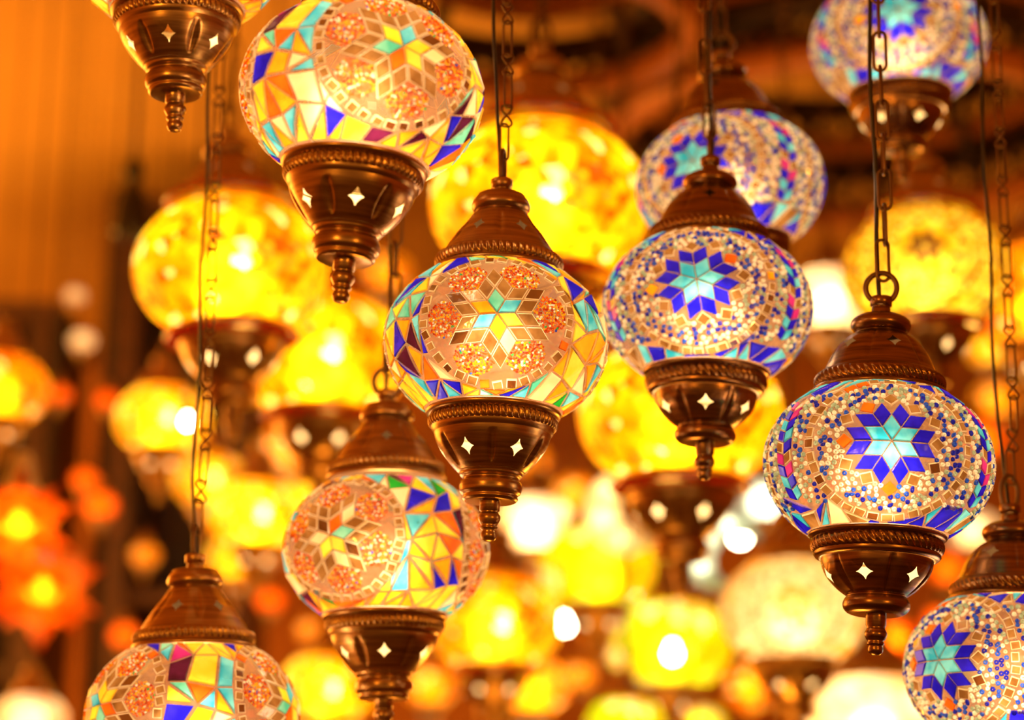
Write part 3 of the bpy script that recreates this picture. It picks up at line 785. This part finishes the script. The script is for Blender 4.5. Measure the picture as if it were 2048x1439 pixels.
bare_bulb('bare glowing bulb left of the cap of the bare necked lamp', 545, 985, 4.6, .022)
bare_bulb('small bare bulb just above the biggest one at the left', 516, 925, 4.6, .008)
bare_bulb('bare glowing bulb in the round yellow lamp by the leftmost chain', 374, 845, 3.2, .007)
bare_bulb('bare bulb behind the cup foot of the bare necked lamp', 722, 1365, 4.0, .010)

# far lamps filling the shop --------------------------------------------
rng = random.Random(77)
far = [(150, 592, 'crackle_cream', 44), (165, 682, 'crackle_cream', 50), (420, 960, 'crackle_yellow', 150), (470, 1120, 'crackle_yellow', 120), (560, 900, 'crackle_amber', 110), (620, 1000, 'crackle_yellow', 120), (850, 1030, 'crackle_amber', 110),  # the two pale ones are added for reflections of other lamps
       (1150, 990, 'crackle_amber', 100), (1060, 920, 'crackle_amber', 80), (1100, 1120, 'crackle_yellow', 110), (1000, 1100, 'crackle_yellow', 120), (860, 1370, 'crackle_amber', 110),
       (780, 1010, 'star_orange', 80), (1290, 1130, 'crackle_amber', 90), (1660, 1060, 'crackle_amber', 80), (1700, 1000, 'star_orange', 70), (1580, 860, 'crackle_yellow', 70), (1960, 880, 'star_orange', 100),
       (880, 760, 'crackle_amber', 100), (1180, 610, 'crackle_yellow', 120), (200, 1010, 'star_orange', 70), (290, 1110, 'crackle_amber', 60), (170, 960, 'star_orange', 55), (120, 790, 'star_orange', 50), (215, 800, 'star_orange', 50),
       (250, 1270, 'star_orange', 60), (620, 1260, 'crackle_amber', 60), (540, 1200, 'star_orange', 60), (1160, 1350, 'crackle_amber', 70), (1980, 700, 'crackle_yellow', 90), (1880, 1240, 'star_orange', 70)]
words = {'crackle_cream': 'pale reflection stand-in', 'crackle_yellow': 'yellow', 'crackle_amber': 'amber', 'star_orange': 'deep orange'}
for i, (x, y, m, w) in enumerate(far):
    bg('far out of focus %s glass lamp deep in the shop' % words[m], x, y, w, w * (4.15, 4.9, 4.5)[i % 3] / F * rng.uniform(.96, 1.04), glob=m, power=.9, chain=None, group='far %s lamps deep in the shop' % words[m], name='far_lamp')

# ------------------------------------------------------------------ shop shell
def box(x0, x1, y0, y1, z0, z1):
    v = [(x, y, z) for x in (x0, x1) for y in (y0, y1) for z in (z0, z1)]
    return v, [(0, 1, 3, 2), (4, 6, 7, 5), (0, 4, 5, 1), (2, 3, 7, 6), (0, 2, 6, 4), (1, 5, 7, 3)]
def struct(name, parts, mat):
    v, f = join(parts); o = obj(name, mesh_from(name, v, f, [mat], smooth=False)); o['kind'] = 'structure'; return o
struct('ceiling', [box(-4, 4, -3, 7.2, CEIL, CEIL + .1)], 'ochre_plaster')
struct('floor', [box(-4, 4, -3, 7.2, -.1, 0)], 'dark_wood')
struct('wall_back', [box(-4, 4, 7.0, 7.15, 0, CEIL)], 'red_plaster')
struct('wall_left', [box(-4.1, -4, -3, 7.2, 0, CEIL)], 'peach_plaster')
struct('wall_right', [box(4, 4.1, -3, 7.2, 0, CEIL)], 'red_plaster')

# dark display cabinets at the left
def cabinet(name, label, px0, px1, py_top, depth, mat='dark_wood'):
    a = at(px0, py_top, depth); b = at(px1, py_top, depth)
    root = bpy.data.objects.new(name, None); C.objects.link(root); root.location = (a.x, a.y, 0); root['label'] = label; root['category'] = 'cabinet'
    w = b.x - a.x; h = a.z; d = .45; t = .05
    for nm, pr in (('side_panel', box(0, t, 0, d, 0, h)), ('side_panel', box(w-t, w, 0, d, 0, h)), ('top_board', box(-.02, w+.02, -.02, d, h, h+.05)), ('back_panel', box(t, w-t, d-.02, d, 0, h))):
        obj(nm, mesh_from(nm, *pr, [mat], smooth=False), root)
    for k in range(1, 7):
        z = h * k / 7; obj('shelf', mesh_from('shelf', *box(t, w-t, .02, d-.02, z, z+.03), [mat], smooth=False), root)
cabinet('display_cabinet', 'tall dark display cabinet at the left edge behind the orange globe lamp', -220, 105, 640, 5.3)
cabinet('display_cabinet', 'tall dark display cabinet behind the large yellow lamp left of centre', 245, 520, 440, 5.3)

# iron chandelier hoops under the ceiling
def hoop_chandelier(label, px, py, depth, R1, tiers, squash=1):
    p = at(px, py, depth); root = bpy.data.objects.new('hoop_chandelier', None); C.objects.link(root); root.location = p
    root['label'] = label; root['category'] = 'chandelier'
    for R_, z, h in tiers:
        for zz in (z, z + h):
            v, f = lathe([(R_-.02, zz-.02), (R_+.02, zz-.02), (R_+.02, zz+.02), (R_-.02, zz+.02), (R_-.02, zz-.02)], 72)
            obj('hoop', mesh_from('hoop', v, f, ['black_iron' if zz == z + h else 'orange_lit_iron']), root)  # lower hoop carries painted orange light, upper one stays dark iron
        n = int(R_ * 60); parts = []
        for i in range(n):
            for s in (-1, 1):
                pts = [(R_ * math.cos(a), R_ * math.sin(a), z + h * (q / 6)) for q in range(7) for a in [2*PI*(i + s * q / 6 * 1.0) / n]]
                parts.append(tube(pts, .010, 4))
            a = 2*PI*i/n; parts.append(tube([(R_*math.cos(a + .02*math.cos(t)), R_*math.sin(a + .02*math.cos(t)), z + h/2 + h*.22*math.sin(t)) for t in [2*PI*q/8 for q in range(8)]], .006, 4, True))
        v, f = join(parts); obj('lattice_band', mesh_from('lattice_band', v, f, ['black_iron']), root)
    for i in range(4):
        a = PI/4 + i*PI/2; pts = [(tiers[0][0]*math.cos(a), tiers[0][0]*math.sin(a), tiers[0][1]), (tiers[-1][0]*math.cos(a), tiers[-1][0]*math.sin(a), tiers[-1][1]), (.02*math.cos(a), .02*math.sin(a), CEIL - p.z)]
        v, f = tube(pts, .014, 8); obj('hanging_rod', mesh_from('hanging_rod', v, f, ['black_iron']), root)
hoop_chandelier('dark iron hoop chandelier with a lattice band at the top centre', 1060, 60, 3.75, .3, [(.27, .0, .07), (.2, .13, .05)])
hoop_chandelier('wide dark iron hoop chandelier with lattice bands at the upper right behind the blue lamps', 1700, 170, 4.3, .45, [(.46, -.12, .10), (.42, .02, .09), (.3, .18, .05)])
def tassel(px, py, depth):
    p = at(px, py, depth); L = CEIL - p.z
    root = bpy.data.objects.new('hanging_tassel', None); C.objects.link(root); root.location = p; root['label'] = 'dark hanging tassel on a cord against the ochre ceiling at the left'; root['category'] = 'tassel'
    v, f = lathe(catmull([(.001, .06), (.012, .055), (.016, .03), (.010, .02), (.024, -.01), (.030, -.05), (.028, -.075), (.001, -.08)], 4), 24); obj('tassel_head', mesh_from('tassel_head', v, f, ['cable_rubber']), root)
    v, f = tube([(0, 0, .055), (0, 0, L)], .005, 6); obj('cord', mesh_from('cord', v, f, ['dark_wood']), root)
tassel(266, 385, 3.6)
# wooden posts and panel at the top centre
def post(name, label, px, y0, depth, w, mat, cat='post'):
    a = at(px, y0, depth); o = obj(name, mesh_from(name, *box(-w/2, w/2, -w/2, w/2, 0, CEIL), [mat], smooth=False), None, (a.x, a.y, 0)); o['label'] = label; o['category'] = cat
post('wooden_post', 'dark wooden post behind the top centre of the picture', 1325, 200, 5.6, .10, 'dark_wood')
post('wooden_post', 'slim dark post at the left between the cabinets', 225, 700, 5.6, .05, 'dark_wood')

# ------------------------------------------------------------------ world and unseen fill lights
w = bpy.data.worlds.new('world'); scene.world = w; w.use_nodes = True
bgn = w.node_tree.nodes['Background']; bgn.inputs[0].default_value = (1, .42, .10, 1); bgn.inputs[1].default_value = .5
def fill_light(x, y, z, e, r=.25, col=(1, .45, .055)):
    ld = bpy.data.lights.new('unseen_fill', 'POINT'); ld.energy = e; ld.color = col; ld.shadow_soft_size = r
    o = bpy.data.objects.new('unseen_fill', ld); C.objects.link(o); o.location = (x, y, z)
fill_light(-1.3, -.8, 2.3, 75, .12); fill_light(1.4, -.6, 1.9, 42, .12); fill_light(-2.4, 4.5, 2.2, 230, .9); fill_light(1.6, 4.8, .9, 85); fill_light(0, 2.8, .6, 80)  # unseen fills: first pair for shop lamps behind camera, others brighten ceiling and background

# ------------------------------------------------------------------ render look
vs = scene.view_settings; vs.view_transform = 'Standard'; vs.look = 'None'; vs.exposure = 0; vs.gamma = 1
cy = scene.cycles
cy.adaptive_threshold = .05; cy.max_bounces = 4; cy.diffuse_bounces = 1; cy.glossy_bounces = 2; cy.transmission_bounces = 2; cy.transparent_max_bounces = 5
cy.sample_clamp_indirect = 6; cy.use_denoising = True; cy.caustics_reflective = False; cy.caustics_refractive = False
